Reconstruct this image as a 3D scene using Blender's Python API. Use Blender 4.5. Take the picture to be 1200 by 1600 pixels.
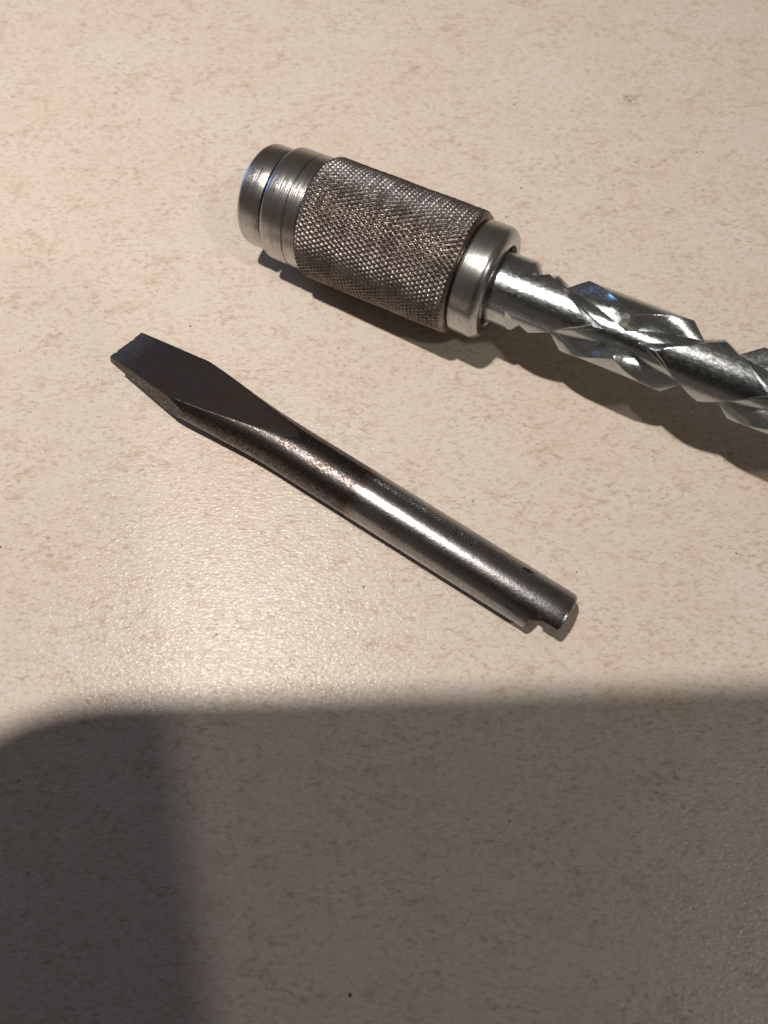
import bpy, math, random
import numpy as np
from mathutils import Vector, Matrix

random.seed(4); np.random.seed(4)
MM = 0.001
SC = bpy.context.scene
COL = SC.collection
for o in list(bpy.data.objects):
    bpy.data.objects.remove(o)

# ------------------------------------------------------------------ camera
CAM_H, PITCH, FPX = 95.0, math.radians(72.0), 1202.0
cam = bpy.data.cameras.new("camera")
cam.sensor_fit = 'VERTICAL'; cam.sensor_height = 36.0; cam.sensor_width = 27.0
cam.lens = 36.0 * FPX / 1600.0
cam.clip_start = 0.004; cam.clip_end = 20.0
cam_o = bpy.data.objects.new("camera", cam); COL.objects.link(cam_o)
cam_o.location = (0, 0, CAM_H * MM)
cam_o.rotation_euler = (math.radians(90) - PITCH, 0, 0)
cam.dof.use_dof = True
cam.dof.focus_distance = 0.0985
cam.dof.aperture_fstop = 19.0
SC.camera = cam_o

# ------------------------------------------------------------------ room light (indoors, at night)
w = bpy.data.worlds.new("World"); SC.world = w; w.use_nodes = True
bg = w.node_tree.nodes["Background"]
bg.inputs[0].default_value = (1.0, 0.83, 0.70, 1); bg.inputs[1].default_value = 0.102

def lamp(name, loc, target, size, power, color, shape='DISK', size_y=None):
    l = bpy.data.lights.new(name, 'AREA'); l.shape = shape; l.size = size * MM
    if size_y: l.size_y = size_y * MM
    l.energy = power; l.color = color
    o = bpy.data.objects.new(name, l); COL.objects.link(o)
    o.location = Vector(loc) * MM
    o.rotation_euler = (Vector(target) - Vector(loc)).to_track_quat('-Z', 'Y').to_euler()
    return o

key = lamp("lamp_over_table", (-110, 57, 500), (-70, 70, 0), 17, 0.52, (1.0, 0.92, 0.85))
key.data.spread = math.radians(86)
lamp("second_room_lamp", (662, -400, 1000), (0, 0, 0), 60, 2.05, (1.0, 0.92, 0.85))
lamp("window_light", (-1500, 1050, 560), (0, 60, 0), 560, 5.0, (0.18, 0.47, 1.0), 'RECTANGLE', 400)

vs = SC.view_settings
vs.view_transform = 'Standard'; vs.look = 'None'; vs.exposure = 0.0; vs.gamma = 1.0
vs.use_curve_mapping = False
SC.render.engine = 'CYCLES'
SC.cycles.max_bounces = 6
SC.cycles.use_denoising = True

# ------------------------------------------------------------------ node helpers
class NT:
    def __init__(self, name):
        m = bpy.data.materials.new(name); m.use_nodes = True
        self.m = m; self.t = m.node_tree; self.n = self.t.nodes; self.l = self.t.links
        self.b = self.n["Principled BSDF"]
        self.tc = self.n.new("ShaderNodeTexCoord")
    def link(self, a, b): self.l.new(a, b)
    def val(self, sock, v):
        if hasattr(v, "is_linked") or isinstance(v, bpy.types.NodeSocket): self.l.new(v, sock)
        else: sock.default_value = v
    def mapping(self, scale=(1, 1, 1), rot=(0, 0, 0), loc=(0, 0, 0)):
        mp = self.n.new("ShaderNodeMapping")
        self.link(self.tc.outputs["Object"], mp.inputs[0])
        mp.inputs[1].default_value = loc; mp.inputs[2].default_value = rot; mp.inputs[3].default_value = scale
        return mp.outputs[0]
    def noise(self, vec, scale=1.0, detail=3.0, rough=0.5, dist=0.0):
        t = self.n.new("ShaderNodeTexNoise"); self.link(vec, t.inputs["Vector"])
        t.inputs["Scale"].default_value = scale; t.inputs["Detail"].default_value = detail
        t.inputs["Roughness"].default_value = rough; t.inputs["Distortion"].default_value = dist
        return t.outputs[0]
    def voro(self, vec, scale=1.0, feature='F1', out="Distance"):
        t = self.n.new("ShaderNodeTexVoronoi"); t.feature = feature
        self.link(vec, t.inputs["Vector"]); t.inputs["Scale"].default_value = scale
        return t.outputs[out]
    def ramp(self, fac, stops, interp='LINEAR'):
        r = self.n.new("ShaderNodeValToRGB"); r.color_ramp.interpolation = interp
        self.link(fac, r.inputs[0]); e = r.color_ramp.elements
        while len(e) < len(stops): e.new(0.5)
        for k, (p, c) in enumerate(stops):
            e[k].position = p
            e[k].color = (c, c, c, 1) if isinstance(c, (int, float)) else (*c, 1)
        return r.outputs[0]
    def mix(self, fac, a, b, mode='MIX'):
        x = self.n.new("ShaderNodeMix"); x.data_type = 'RGBA'; x.blend_type = mode
        self.val(x.inputs[0], fac)
        for s, v in ((x.inputs[6], a), (x.inputs[7], b)):
            self.val(s, (*v, 1) if isinstance(v, tuple) and len(v) == 3 else v)
        return x.outputs[2]
    def math(self, op, a, b=0.0, clamp=False):
        x = self.n.new("ShaderNodeMath"); x.operation = op; x.use_clamp = clamp
        self.val(x.inputs[0], a); self.val(x.inputs[1], b)
        return x.outputs[0]
    def bump(self, h, strength, dist_mm, normal=None):
        x = self.n.new("ShaderNodeBump"); x.inputs["Strength"].default_value = strength
        x.inputs["Distance"].default_value = dist_mm * MM
        self.link(h, x.inputs["Height"])
        if normal is not None: self.link(normal, x.inputs["Normal"])
        return x.outputs[0]
    def set(self, **k):
        for key, v in k.items():
            s = self.b.inputs[key.replace("_", " ")]
            self.val(s, (*v, 1) if isinstance(v, tuple) and len(v) == 3 else v)
        return self.m

# ------------------------------------------------------------------ materials
def mat_table():
    t = NT("speckled_laminate")
    K = 1000.0
    tilt = (0, 0, math.radians(-8))
    base = (0.70, 0.628, 0.548)
    # broad warm and pale drifts
    drift = t.noise(t.mapping((K*0.06, K*0.075, 1)), 1.0, 3.0, 0.55)
    col = t.mix(t.ramp(drift, [(0.35, 0.0), (0.68, 1.0)]), base, (0.68, 0.592, 0.498))
    # clustering of the flecks
    clus = t.ramp(t.noise(t.mapping((K*0.13, K*0.17, 1), loc=(3, 7, 0)), 1.0, 3.0, 0.6), [(0.35, 0.22), (0.66, 1.0)])
    # soft pinkish smears
    sm = t.noise(t.mapping((K*0.34, K*0.62, 1), rot=tilt, loc=(11, 2, 0)), 1.0, 3.0, 0.6, 0.6)
    smf = t.math('MULTIPLY', t.ramp(sm, [(0.50, 0.0), (0.66, 1.0)]), t.math('MULTIPLY', clus, 0.55))
    col = t.mix(smf, col, (0.54, 0.40, 0.29))
    # thin brown flecks, mostly along one way
    f1 = t.noise(t.mapping((K*0.95, K*1.85, 1), rot=tilt, loc=(5, 1, 0)), 1.0, 2.5, 0.6, 0.5)
    f1f = t.math('MULTIPLY', t.ramp(f1, [(0.53, 0.0), (0.66, 1.0)]), t.math('MULTIPLY', clus, 0.66))
    col = t.mix(f1f, col, (0.41, 0.295, 0.205))
    f2 = t.noise(t.mapping((K*1.2, K*2.6, 1), rot=(0, 0, math.radians(16)), loc=(21, 9, 0)), 1.0, 2.0, 0.6, 0.4)
    f2f = t.math('MULTIPLY', t.ramp(f2, [(0.55, 0.0), (0.66, 1.0)]), 0.36)
    col = t.mix(f2f, col, (0.40, 0.30, 0.235))
    # tiny dark specks of dirt
    v = t.voro(t.mapping((K*0.26, K*0.30, 1), loc=(2, 3, 0)), 1.0)
    spk = t.noise(t.mapping((K*0.31, K*0.31, 1), loc=(31, 4, 0)), 1.0, 0.0)
    vf = t.math('MULTIPLY', t.ramp(v, [(0.035, 1.0), (0.055, 0.0)]), t.ramp(spk, [(0.52, 0.0), (0.60, 0.8)]))
    col = t.mix(vf, col, (0.07, 0.05, 0.045))
    # one worn brown scuff near the far right
    mp = t.mapping((K*0.42, K*0.6, 1), loc=(-38.75*0.42, -99.1*0.6, 0))
    ln = t.n.new("ShaderNodeVectorMath"); ln.operation = 'LENGTH'; t.link(mp, ln.inputs[0])
    sc_n = t.noise(t.mapping((K*1.3, K*1.9, 1)), 1.0, 3.0, 0.7)
    scf = t.math('MULTIPLY', t.ramp(ln.outputs["Value"], [(0.0, 1.0), (1.0, 0.0)]), t.ramp(sc_n, [(0.46, 0.0), (0.60, 0.9)]))
    col = t.mix(scf, col, (0.20, 0.13, 0.09))
    ln2 = t.n.new("ShaderNodeVectorMath"); ln2.operation = 'LENGTH'
    t.link(t.mapping((K*4.0, K*3.4, 1), loc=(3.66*4.0, 23.92*3.4, 0)), ln2.inputs[0])
    col = t.mix(t.ramp(ln2.outputs["Value"], [(0.6, 0.9), (1.0, 0.0)]), col, (0.02, 0.016, 0.014))
    # pebbled melamine surface
    p1 = t.noise(t.mapping((K*1.7, K*2.9, 1), rot=(0, 0, math.radians(10))), 1.0, 2.0, 0.5, 0.3)
    p2 = t.noise(t.mapping((K*0.5, K*0.55, 1)), 1.0, 2.0, 0.5)
    n = t.bump(p1, 1.0, 0.08)
    n = t.bump(p2, 0.25, 0.05, n)
    rg = t.ramp(t.noise(t.mapping((K*0.9, K*1.2, 1), loc=(8, 8, 0)), 1.0, 2.0), [(0.3, 0.20), (0.7, 0.29)])
    return t.set(Base_Color=col, Roughness=rg, Normal=n, Specular_IOR_Level=0.17)

def mat_turned(name, base, tint, rough, lines=1.0, stain=0.5):
    """steel turned on a lathe: fine rings across the part's own X axis"""
    t = NT(name); K = 1000.0
    rings = t.noise(t.mapping((K*7, K*0.10, K*0.10)), 1.0, 4.0, 0.65)
    patch = t.noise(t.mapping((K*0.35, K*0.3, K*0.3), loc=(4, 1, 2)), 1.0, 4.0, 0.6)
    pits = t.noise(t.mapping((K*2.6, K*1.6, K*1.6), loc=(1, 9, 2)), 1.0, 3.0, 0.7)
    c = t.mix(t.ramp(patch, [(0.35, 0.0), (0.7, 1.0)]), base, tint)
    c = t.mix(t.ramp(rings, [(0.30, 0.45), (0.55, 0.0)]), c, tuple(x*0.45 for x in base))
    pf = t.math('MULTIPLY', t.ramp(pits, [(0.62, 0.0), (0.70, 1.0)]), stain)
    c = t.mix(pf, c, (0.09, 0.06, 0.045))
    r = t.math('ADD', t.ramp(patch, [(0.3, rough*0.92), (0.75, rough*1.12)]), t.math('MULTIPLY', pf, 0.3))
    n = t.bump(rings, 0.6*lines, 0.06)
    return t.set(Base_Color=c, Metallic=1.0, Roughness=r, Normal=n)

def mat_knurl():
    t = NT("worn_knurled_nickel"); K = 1000.0
    g = t.n.new("ShaderNodeNewGeometry")
    edge = t.ramp(g.outputs["Pointiness"], [(0.49, 0.0), (0.56, 1.0)])
    patch = t.noise(t.mapping((K*0.25, K*0.25, K*0.25)), 1.0, 4.0, 0.6)
    fine = t.noise(t.mapping((K*5, K*5, K*5)), 1.0, 2.0, 0.6)
    c = t.mix(t.ramp(patch, [(0.35, 0.0), (0.7, 1.0)]), (0.31, 0.262, 0.23), (0.225, 0.188, 0.165))
    c = t.mix(t.math('MULTIPLY', edge, 0.5), t.mix(t.ramp(t.noise(t.mapping((K*0.45, K*0.45, K*0.45), loc=(3, 3, 1)), 1.0, 4.0, 0.65), [(0.35, 0.15), (0.65, 0.75)]), c, (0.09, 0.07, 0.06)), (0.52, 0.475, 0.44))
    r = t.ramp(fine, [(0.3, 0.30), (0.75, 0.52)])
    return t.set(Base_Color=c, Metallic=1.0, Roughness=r, Normal=t.bump(fine, 0.4, 0.03))

def mat_zinc():
    t = NT("zinc_plated_steel"); K = 1000.0
    patch = t.noise(t.mapping((K*0.4, K*0.4, K*0.4)), 1.0, 4.0, 0.6)
    fine = t.noise(t.mapping((K*1.6, K*3.6, K*3.6), loc=(2, 2, 2)), 1.0, 3.0, 0.65)
    pit = t.noise(t.mapping((K*1.9, K*1.9, K*1.9), loc=(7, 2, 4)), 1.0, 3.0, 0.7)
    c = t.mix(t.ramp(patch, [(0.35, 0.0), (0.68, 1.0)]), (0.50, 0.53, 0.525), (0.40, 0.45, 0.47))
    c = t.mix(t.ramp(pit, [(0.64, 0.0), (0.72, 0.75)]), c, (0.10, 0.09, 0.075))
    r = t.ramp(fine, [(0.3, 0.15), (0.72, 0.29)])
    n = t.bump(fine, 0.42, 0.045)
    n = t.bump(patch, 0.15, 0.10, n)
    return t.set(Base_Color=c, Metallic=1.0, Roughness=r, Normal=n)

def mat_blade():
    t = NT("dark_oxidised_tool_steel"); K = 1000.0
    patch = t.noise(t.mapping((K*0.22, K*0.35, K*0.35)), 1.0, 4.0, 0.6)
    fine = t.noise(t.mapping((K*2.6, K*3.6, K*3.6), loc=(2, 2, 2)), 1.0, 3.0, 0.7)
    pit = t.noise(t.mapping((K*1.3, K*1.3, K*1.3), loc=(7, 2, 4)), 1.0, 4.0, 0.7)
    c = t.mix(t.ramp(patch, [(0.38, 0.0), (0.66, 1.0)]), (0.10, 0.094, 0.094), (0.10, 0.077, 0.063))
    c = t.mix(t.ramp(fine, [(0.36, 0.85), (0.50, 0.0)]), c, (0.035, 0.028, 0.024))
    c = t.mix(t.ramp(fine, [(0.56, 0.0), (0.66, 0.7)]), c, (0.30, 0.275, 0.25))
    c = t.mix(t.ramp(pit, [(0.57, 0.0), (0.68, 0.8)]), c, (0.03, 0.022, 0.018))
    g = t.n.new('ShaderNodeNewGeometry')
    c = t.mix(t.ramp(g.outputs['Pointiness'], [(0.515, 0.0), (0.56, 0.7)]), c, (0.45, 0.41, 0.37))
    r = t.ramp(fine, [(0.3, 0.46), (0.7, 0.25)])
    n = t.bump(fine, 0.6, 0.05)
    n = t.bump(pit, 0.4, 0.05, n)
    return t.set(Base_Color=c, Metallic=1.0, Roughness=r, Normal=n)

def mat_flat():
    t = NT("ground_blade_flat_steel"); K = 1000.0
    patch = t.noise(t.mapping((K*0.20, K*0.30, K*0.30)), 1.0, 4.0, 0.6)
    grind = t.noise(t.mapping((K*0.35, K*6, K*6), loc=(2, 2, 2)), 1.0, 3.0, 0.6)
    pit = t.noise(t.mapping((K*1.0, K*1.5, K*1.5), loc=(7, 2, 4)), 1.0, 4.0, 0.75)
    c = t.mix(t.ramp(patch, [(0.40, 0.0), (0.64, 1.0)]), (0.21, 0.21, 0.23), (0.18, 0.135, 0.11))
    c = t.mix(t.ramp(grind, [(0.32, 0.35), (0.5, 0.0)]), c, (0.07, 0.06, 0.058))
    pf = t.ramp(pit, [(0.62, 0.0), (0.68, 0.85)])
    c = t.mix(pf, c, (0.025, 0.018, 0.015))
    sx = t.n.new("ShaderNodeSeparateXYZ"); t.link(t.tc.outputs["Object"], sx.inputs[0])
    tipf = t.ramp(t.math('ADD', t.math('MULTIPLY', sx.outputs[0], 100.0), t.math('MULTIPLY', pit, 0.7)), [(0.35, 0.85), (0.70, 0.0)])
    c = t.mix(tipf, c, (0.32, 0.38, 0.47))  # paler tip: wear plus a blue-grey sheen painted into the colour
    g = t.n.new('ShaderNodeNewGeometry')
    c = t.mix(t.ramp(g.outputs['Pointiness'], [(0.515, 0.0), (0.56, 0.7)]), c, (0.48, 0.45, 0.42))
    r = t.math('ADD', t.ramp(patch, [(0.35, 0.30), (0.7, 0.40)]), t.math('MULTIPLY', pf, 0.25))
    n = t.bump(grind, 0.5, 0.035)
    n = t.bump(pit, 0.25, 0.05, n)
    n = t.bump(patch, 0.25, 0.25, n)
    return t.set(Base_Color=c, Metallic=1.0, Roughness=r, Normal=n)

def mat_shank():
    t = NT("burnished_tool_steel"); K = 1000.0
    patch = t.noise(t.mapping((K*0.3, K*0.4, K*0.4)), 1.0, 4.0, 0.6)
    fine = t.noise(t.mapping((K*2.4, K*4.5, K*4.5), loc=(2, 2, 2)), 1.0, 3.0, 0.7)
    pit = t.noise(t.mapping((K*1.5, K*1.7, K*1.7), loc=(7, 5, 4)), 1.0, 4.0, 0.7)
    c = t.mix(t.ramp(patch, [(0.38, 0.0), (0.66, 1.0)]), (0.34, 0.338, 0.345), (0.26, 0.25, 0.248))
    c = t.mix(t.ramp(fine, [(0.34, 0.75), (0.47, 0.0)]), c, (0.09, 0.082, 0.08))
    c = t.mix(t.ramp(pit, [(0.61, 0.0), (0.70, 0.8)]), c, (0.05, 0.04, 0.035))
    # rust-brown oxide creeping over the edge of the polished length
    sx = t.n.new("ShaderNodeSeparateXYZ"); t.link(t.tc.outputs["Object"], sx.inputs[0])
    edge = t.math('ADD', t.math('MULTIPLY', t.math('SUBTRACT', sx.outputs[0], S_DARK*MM), 260.0), t.math('SUBTRACT', pit, 0.5))
    c = t.mix(t.ramp(edge, [(0.02, 0.85), (0.40, 0.0)]), c, (0.13, 0.085, 0.06))
    # one deep pit by the tang
    ln = t.n.new("ShaderNodeVectorMath"); ln.operation = 'LENGTH'
    t.link(t.mapping((K*0.55, K*1.1, K*1.1), loc=(-60.6*0.55, -2.1*1.1, -6.0*1.1)), ln.inputs[0])
    sp = t.ramp(t.math('ADD', ln.outputs["Value"], t.math('MULTIPLY', fine, 0.9)), [(0.75, 0.95), (1.0, 0.0)])
    c = t.mix(sp, c, (0.02, 0.016, 0.014))
    r = t.math('ADD', t.ramp(fine, [(0.3, 0.35), (0.66, 0.20)]), t.math('MULTIPLY', sp, 0.3))
    n = t.bump(fine, 0.45, 0.04)
    n = t.bump(patch, 0.25, 0.12, n)
    return t.set(Base_Color=c, Metallic=1.0, Roughness=r, Normal=n)

def mat_plain(name, col, rough, metal=0.0):
    t = NT(name); K = 1000.0
    f = t.noise(t.mapping((K*0.8, K*0.8, K*0.8)), 1.0, 3.0)
    c = t.mix(t.ramp(f, [(0.3, 0.0), (0.7, 0.5)]), col, tuple(x*0.7 for x in col))
    return t.set(Base_Color=c, Roughness=rough, Metallic=metal)

S_DARK = 37.7
M_TABLE = mat_table(); M_FLAT = mat_flat()
M_NOSE = mat_turned("turned_steel", (0.50, 0.485, 0.47), (0.40, 0.385, 0.375), 0.26, 1.0, 0.75)
M_COLLAR = mat_turned("plated_collar_steel", (0.49, 0.495, 0.475), (0.41, 0.43, 0.43), 0.27, 0.6, 0.6)
M_KNURL = mat_knurl(); M_ZINC = mat_zinc(); M_BLADE = mat_blade(); M_SHANK = mat_shank()
M_BORE = mat_plain("greasy_dark_steel", (0.06, 0.055, 0.05), 0.5, 1.0)

# ------------------------------------------------------------------ mesh helpers (millimetres in, metres out)
def tag(o, label=None, cat=None, kind=None, group=None):
    if label: o["label"] = label
    if cat: o["category"] = cat
    if kind: o["kind"] = kind
    if group: o["group"] = group
    return o

def mesh_obj(name, verts, faces, mat, parent=None, smooth=True, sharp=None):
    me = bpy.data.meshes.new(name)
    me.from_pydata((np.asarray(verts, float) * MM).tolist(), [], faces)
    me.update(); me.validate()
    if smooth:
        me.polygons.foreach_set("use_smooth", [True] * len(me.polygons))
        if sharp is not None: me.set_sharp_from_angle(angle=math.radians(sharp))
    me.materials.append(mat)
    o = bpy.data.objects.new(name, me); COL.objects.link(o)
    if parent: o.parent = parent
    return o

def ring_grid(P, cap0=True, cap1=True):
    """P[S,T,3] closed round T -> verts, faces"""
    S, T, _ = P.shape
    i = np.arange(S - 1)[:, None]; j = np.arange(T)[None, :]; jn = (j + 1) % T
    q = np.stack([i*T + j, i*T + jn, (i+1)*T + jn, (i+1)*T + j], -1).reshape(-1, 4)[:, ::-1]
    faces = q.tolist(); verts = P.reshape(-1, 3)
    extra = []
    for on, row in ((cap0, 0), (cap1, S - 1)):
        if not on: continue
        c = len(verts) + len(extra); extra.append(P[row].mean(0))
        for k in range(T):
            a, b = row*T + k, row*T + (k+1) % T
            faces.append([c, b, a][::-1] if row == 0 else [c, a, b][::-1])
    if extra: verts = np.vstack([verts, np.array(extra)])
    return verts, faces

def empty(name, mat4):
    o = bpy.data.objects.new(name, None); COL.objects.link(o)
    o.empty_display_size = 0.01; o.matrix_world = mat4
    return o

def frame_at(origin_mm, xdir):
    x = Vector(xdir).normalized(); y = Vector((0, 0, 1)).cross(x).normalized(); z = x.cross(y)
    m = Matrix((x, y, z)).transposed().to_4x4()
    m.translation = Vector(origin_mm) * MM
    return m, x, y, z

def lathe(name, prof, mat, parent, zoff, seg=160, cap0=True, cap1=True, sharp=35, wob=0.0):
    th = np.linspace(0, 2*np.pi, seg, endpoint=False)
    s = np.array([p[0] for p in prof], float)[:, None]; r = np.array([p[1] for p in prof], float)[:, None]
    if wob: r = r * (1 + wob*np.sin(3*th + s)[..., :]*0.5)
    s = np.broadcast_to(s, (len(prof), seg))
    r = np.broadcast_to(r, (len(prof), seg))
    P = np.stack([s, r*np.cos(th), r*np.sin(th) + zoff], -1)
    v, f = ring_grid(P, cap0, cap1)
    return mesh_obj(name, v, f, mat, parent, True, sharp)

def arc(s0, r0, rad, a0, a1, n=6):
    return [(s0 + rad*math.cos(math.radians(a)), r0 + rad*math.sin(math.radians(a))) for a in np.linspace(a0, a1, n)]

# ------------------------------------------------------------------ setting: the tabletop
def build_table():
    x0, x1, y0, y1, t = -420, 420, -320, 460, 28
    b = 3.0
    v = [(x0+b, y0+b, 0), (x1-b, y0+b, 0), (x1-b, y1-b, 0), (x0+b, y1-b, 0),
         (x0, y0, -b), (x1, y0, -b), (x1, y1, -b), (x0, y1, -b),
         (x0, y0, -t), (x1, y0, -t), (x1, y1, -t), (x0, y1, -t)]
    f = [(0, 1, 2, 3), (11, 10, 9, 8)]
    for k in range(4):
        n = (k+1) % 4
        f += [(4+k, 4+n, n, k), (8+k, 8+n, 4+n, 4+k)]
    o = mesh_obj("tabletop", v, f, M_TABLE, None, False)
    tag(o, "cream laminate tabletop with fine brown flecks", None, "structure")
build_table()

# ------------------------------------------------------------------ the spiral ratchet screwdriver
R_SL = 8.1
A = Vector((-8.51, 70.33, 8.1)); D = Vector((0.87517, -0.47560, 0.08879))
m, ax, ay, az = frame_at((0, 0, 0), D)
base = A - az * R_SL
m.translation = base * MM
DRV = empty("spiral_screwdriver", m)
tag(DRV, "ratchet screwdriver with knurled steel chuck and silver spiral shaft", "screwdriver")
Z0 = R_SL

# bevelled nose ring at the open end of the chuck
prof = [(-8.2, 3.9), (-9.15, 3.9), (-9.3, 4.1), (-9.3, 5.95)] + arc(-8.5, 6.0, 0.8, 180, 90, 9) + \
       [(-7.0, 6.80), (-5.95, 6.80), (-5.72, 6.72), (-5.6, 6.5), (-5.56, 5.9), (-5.2, 5.9)]
lathe("chuck_nose", prof, M_NOSE, DRV, Z0, cap0=True, cap1=True)
bore = [(-9.25, 3.88), (-4.0, 3.88), (-4.0, 0.2)]
# second ring with a thin turned line
prof = [(-5.24, 5.85), (-5.24, 6.7)] + arc(-4.64, 6.90, 0.6, 180, 90, 6) + \
       [(-3.4, 7.5), (-1.72, 7.505), (-1.66, 7.34), (-1.50, 7.34), (-1.44, 7.52), (-0.6, 7.525), (0.30, 7.53), (0.36, 7.3), (0.5, 7.3)]
lathe("chuck_ring", prof, M_NOSE, DRV, Z0)

def knurled_sleeve():
    n, R, dep = 74, R_SL, 0.29
    T = 888
    s = np.arange(0.55, 22.0, 0.105)
    th = np.linspace(0, 2*np.pi, T, endpoint=False)
    Sg, Tg = np.meshgrid(s, th, indexing='ij')
    k = n*math.tan(math.radians(31))/(2*np.pi*R)
    # slight unevenness of the rolled pattern
    wob = 0.05*np.sin(3*Tg + 0.5*Sg) + 0.05*np.sin(5*Tg - 0.8*Sg + 1)
    u = (n*Tg/(2*np.pi) + k*Sg + wob) % 1.0
    v = (n*Tg/(2*np.pi) - k*Sg + wob*0.7) % 1.0
    du = 2*np.minimum(u, 1-u); dv = 2*np.minimum(v, 1-v)
    wear = 0.80 + 0.16*np.sin(2.1*Tg + 0.3*Sg)*np.sin(0.45*Sg + 1.3)
    ku = np.floor(n*Tg/(2*np.pi) + k*Sg + wob); kv = np.floor(n*Tg/(2*np.pi) - k*Sg + wob*0.7)
    rnd = np.abs(np.sin((ku % n)*12.9898 + (kv % n)*78.233)*43758.5453) % 1.0
    wear = wear - 0.22*rnd*rnd
    h = np.minimum(np.minimum(du, dv)*1.12, wear)
    fade = np.clip(np.minimum((Sg - 0.55)/0.25, (22.0 - Sg)/0.3), 0, 1)
    r = R - dep + dep*h
    r = r*fade + (R - dep)*(1 - fade)
    body = np.stack([Sg, r*np.cos(Tg), r*np.sin(Tg) + Z0], -1)
    def rg(ss, rr): return np.stack([np.full(T, ss), rr*np.cos(th), rr*np.sin(th) + Z0], -1)[None]
    pre = [rg(0.42, 7.2), rg(0.42, 7.55)]
    post = [rg(22.05, 7.76), rg(22.22, 7.66), rg(22.34, 7.45), rg(22.34, 6.9)]
    P = np.concatenate(pre + [body] + post, 0)
    vv, ff = ring_grid(P, True, True)
    o = mesh_obj("knurled_sleeve", vv, ff, M_KNURL, DRV, True, 38)
    tag(o, "brownish grey sleeve covered in diamond knurling")
knurled_sleeve()

prof = [(22.2, 6.6), (22.36, 6.95), (22.6, 7.16), (22.9, 7.22), (25.2, 7.25)] + arc(25.25, 5.95, 1.30, 90, 5, 10) + \
       [(26.55, 5.6), (26.5, 5.25), (26.1, 5.05), (25.2, 5.0)]
lathe("retaining_collar", prof, M_COLLAR, DRV, Z0, cap0=True, cap1=True, sharp=50)

def spiral_spindle():
    R, L, hw, flat, dep = 4.5, 43.5, 2.3, 1.05, 1.88
    s = np.concatenate([np.arange(24.5, 66, 0.06), np.arange(66, 131, 0.35)])
    T = 700
    th = np.linspace(0, 2*np.pi, T, endpoint=False)
    Sg, Tg = np.meshgrid(s, th, indexing='ij')
    s0, t0 = 43.4, math.radians(PH_DEG)
    cb = math.cos(math.atan(2*np.pi*R/L))
    def dist(sign):
        ph = (Tg - t0) - sign*2*np.pi*(Sg - s0)/L
        ph = (ph + np.pi/2) % np.pi - np.pi/2          # two starts
        return np.abs(ph)*R*cb
    def groove(d, seed):
        ww = hw + 0.06*np.sin(0.83*Sg + seed) + 0.05*np.sin(1.9*Sg + Tg + 2*seed)
        x = np.clip((ww - d)/(ww - flat), 0, 1)
        return x
    a, b = groove(dist(1), 0.3), groove(dist(-1), 2.1)
    run = np.clip((Sg - 29.2 - 0.7*np.sin(2*Tg))/2.2, 0, 1); run = run*run*(3 - 2*run)
    r = R - dep*np.maximum(a, b)*run
    # dents and hammered unevenness on the lands
    P = np.stack([Sg, r*np.cos(Tg), r*np.sin(Tg) + Z0], -1)
    v, f = ring_grid(P, True, True)
    o = mesh_obj("spiral_spindle", v, f, M_ZINC, DRV, True, 24)
    tag(o, "shiny zinc plated shaft with crossing spiral grooves")
# turn of the shaft: one groove crossing looks straight at the camera
pc = A + D*43.4
tov = (Vector((0, 0, CAM_H)) - pc).normalized()
PH_DEG = math.degrees(math.atan2(tov.dot(az), tov.dot(ay))) + 4
spiral_spindle()

# ------------------------------------------------------------------ the loose flat-blade bit
RB, LEN, S_STEP = 3.4, 67.2, 63.6
tip = Vector((-34.65, 53.1, RB)); bd = Vector((0.8355, -0.5495, 0.0))
m2, bx, by, bz = frame_at((0, 0, 0), bd)
m2.translation = (tip - bz*RB) * MM
BIT = empty("screwdriver_bit", m2)
tag(BIT, "loose dark flat-blade screwdriver bit with round steel shank", "screwdriver bit")

def sm(x, a, b):
    t = np.clip((x - a)/(b - a), 0, 1); return t*t*(3 - 2*t)
ROLL = math.radians(-20)
def bit_section(s, T):
    th = np.linspace(0, 2*np.pi, T, endpoint=False)
    Sg, Tg = np.meshgrid(s, th, indexing='ij')
    ca, sa = np.cos(Tg), np.sin(Tg)
    grow = 1 - sm(Sg, 9.0, 25.5)
    a = RB + 1.25*grow; b = RB + 0.0*grow
    r = 1/np.sqrt((ca/a)**2 + (sa/b)**2)
    ht = 0.52 + 0.1045*Sg - 0.018*np.sin(np.clip(Sg/28, 0, 1)*np.pi)*10*0.6
    wd = 3.05 + (4.22 - 3.05)*np.clip(Sg/11.2, 0, 3)
    top = np.where(Sg < 33, ht, 99)
    tp = np.minimum(top/np.maximum(np.abs(sa), 1e-4), 40)
    kk = 90 - 80*sm(Sg, 12, 26)                    # the flats run out softly into the round
    mn = np.minimum(r, tp)
    r = mn - np.log(np.exp(-kk*(r - mn)) + np.exp(-np.minimum(kk*(tp - mn), 500)))/kk + 0.0
    r = np.where(Sg < 33, r, mn)
    side = np.where(Sg < 20, wd, 99)
    r = np.minimum(r, side/np.maximum(np.abs(ca), 1e-4))
    # hand-ground unevenness
    r = r*(1 + (1 - sm(Sg, 24, 36))*(0.004*np.sin(0.31*Sg + 2*Tg) + 0.003*np.sin(0.57*Sg - Tg)))
    y = r*np.cos(Tg + 0); z = r*np.sin(Tg + 0)
    nick = 0.04*np.abs(np.sin(2.9*y + 0.7)) + 0.13*np.exp(-((y - 1.3)/0.28)**2) + 0.10*np.exp(-((y + 1.9)/0.2)**2)
    Sg = Sg + nick*np.clip(1 - Sg/1.6, 0, 1)       # worn, slightly chipped working edge
    c, q = math.cos(ROLL), math.sin(ROLL)
    return np.stack([Sg, y*c - z*q, y*q + z*c + RB], -1)

def shrink(P, k):
    c = P.mean(0, keepdims=True); Q = c + (P - c)*k; return Q

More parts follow.
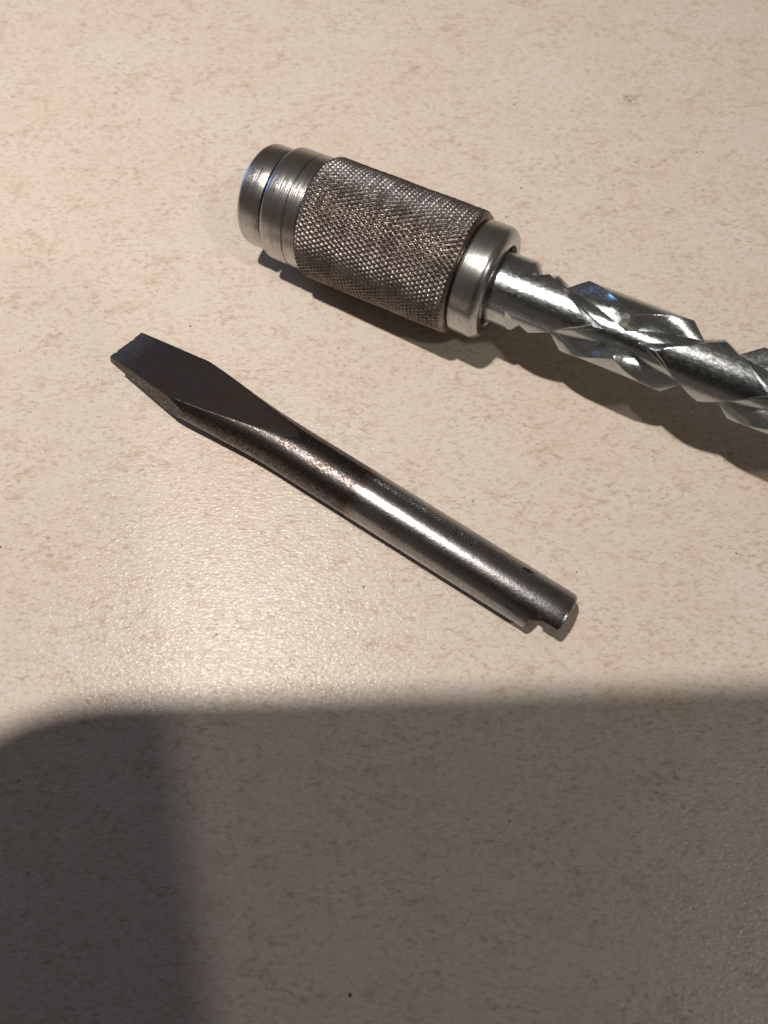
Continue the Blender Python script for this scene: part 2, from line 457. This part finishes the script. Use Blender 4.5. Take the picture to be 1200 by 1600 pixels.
# blade: tip to the end of the dark oxide
s = np.concatenate([[0.0], np.arange(0.12, S_DARK, 0.22), [S_DARK]])
P = bit_section(s, 640)
e = P[0].copy(); cc = e.mean(0)
e0 = cc + (e - cc)*np.array([1, 0.97, 0.75]); e0[:, 0] -= 0.03
P = np.concatenate([e0[None], P], 0)
v, f = ring_grid(P, True, False)
bl = tag(mesh_obj("blade", v, f, M_BLADE, BIT, True, 28), "dark brown flat ground blade")
bl.data.materials.append(M_FLAT)
def flat_faces(P):
    """faces lying on the ground flats (top, bottom and the two sides) take the smoother finish"""
    S_, T_, _ = P.shape
    c_, q_ = math.cos(-ROLL), math.sin(-ROLL)
    y = P[:, :, 1]; z = P[:, :, 2] - RB
    yy = y*c_ - z*q_; zz = y*q_ + z*c_
    s_ = P[:, :, 0]; g = 1 - sm(s_, 9.0, 25.5)
    el = (yy/(RB + 1.25*g))**2 + (zz/RB)**2
    m_ = (el < 0.972) & (np.abs(zz) > 0.9*(0.42 + 0.1*s_)) & (np.abs(yy) < (3.05 + 0.1045*s_)*0.985)
    return (m_[:-1] & m_[1:]).reshape(-1)
mi = np.zeros(len(bl.data.polygons), dtype=np.int32)
fm = flat_faces(P); mi[:len(fm)] = fm.astype(np.int32); mi[len(fm):] = 1
bl.data.polygons.foreach_set("material_index", mi)
# shank
s = np.concatenate([np.arange(S_DARK, S_STEP, 0.35), [S_STEP]])
P = bit_section(s, 256)
P[:, :, 1:] = np.concatenate([P[:, :, 1:2], P[:, :, 2:3] - RB], -1) * (1.006 - 0.010*np.clip((P[:, :, :1] - 38)/28, 0, 1)) + np.array([0, RB])
v, f = ring_grid(P, False, True)
SHANK = mesh_obj("shank", v, f, M_SHANK, BIT, True, 35)
tag(SHANK, "brighter burnished round shank")
# tang: the last millimetres with one side filed flat
def tang():
    T = 256; th = np.linspace(0, 2*np.pi, T, endpoint=False)
    mdir = math.radians(-160)      # flat faces the near side and a little down
    rows = []
    for ss, k, cut in ((S_STEP - 0.02, 0.9965, 0.22), (S_STEP + 0.5, 0.9965, 0.22), (S_STEP + 0.9, 0.9965, 0.33),
                       (S_STEP + 0.95, 0.9965, 0.33), (LEN - 0.42, 0.9965, 0.33), (LEN - 0.38, 0.995, 0.33), (LEN - 0.15, 0.97, 0.31), (LEN, 0.91, 0.27)):
        r = np.full(T, RB*k)
        cd = np.cos(th - mdir)
        r = np.minimum(r, np.where(cd > 1e-3, cut*RB/np.maximum(cd, 1e-3), 99))
        rows.append(np.stack([np.full(T, ss), r*np.cos(th), r*np.sin(th) + RB], -1))
    v, f = ring_grid(np.array(rows), True, True)
    mesh_obj("tang", v, f, M_SHANK, SHANK, True, 30)
tang()

# ------------------------------------------------------------------ the phone that takes the picture (its shadow lies on the table)
def rounded_rect(hx, hy, r, n=8):
    pts = []; q = r*0.4
    for cx, cy, a0, r in ((hx-q, hy-q, 0, q), (-hx+r, hy-r, 90, r), (-hx+r, -hy+r, 180, r), (hx-q, -hy+q, 270, q)):
        for k in range(n+1):
            a = math.radians(a0 + 90*k/n); pts.append((cx + r*math.cos(a), cy + r*math.sin(a)))
    return pts
def slab(name, hx, hy, r, z0, z1, mat, parent, off=(0, 0)):
    rows = []
    for z, k in ((z0, 0.8), (z0 + 0.8, 0), (z1 - 0.8, 0), (z1, 0.8)):
        rows.append([(x + off[0], y + off[1], z) for x, y in rounded_rect(hx - k, hy - k, max(r - k, 0.3))])
    v, f = ring_grid(np.array(rows, float), True, True)
    return mesh_obj(name, v, f, mat, parent, True, 40)
pm = Matrix.Translation(Vector((0, 0, CAM_H*MM))) @ Matrix.Rotation(math.radians(90) - PITCH, 4, 'X') @ Matrix.Rotation(math.radians(1.6), 4, 'Z')
PH = empty("phone", pm)
tag(PH, "dark phone in an added rubber case widened for its shadow, held over the table", "phone")
PX0, PX1, PY1, PLEN = -70.0, 34.5, 20.7, 165.0  # unseen case made wider than a phone; its shadow stands for the hand's too
pcx, pcy = (PX0 + PX1)/2, PY1 - PLEN/2
body = slab("widened_phone_case", (PX1 - PX0)/2, PLEN/2, 22, 2.2, 12.0, mat_plain("black_rubber", (0.03, 0.03, 0.032), 0.6), PH, (pcx, pcy))
slab("screen", (PX1 - PX0)/2 - 4, PLEN/2 - 4, 8, 11.6, 12.4, mat_plain("dark_glass", (0.02, 0.02, 0.022), 0.1), PH, (pcx, pcy))
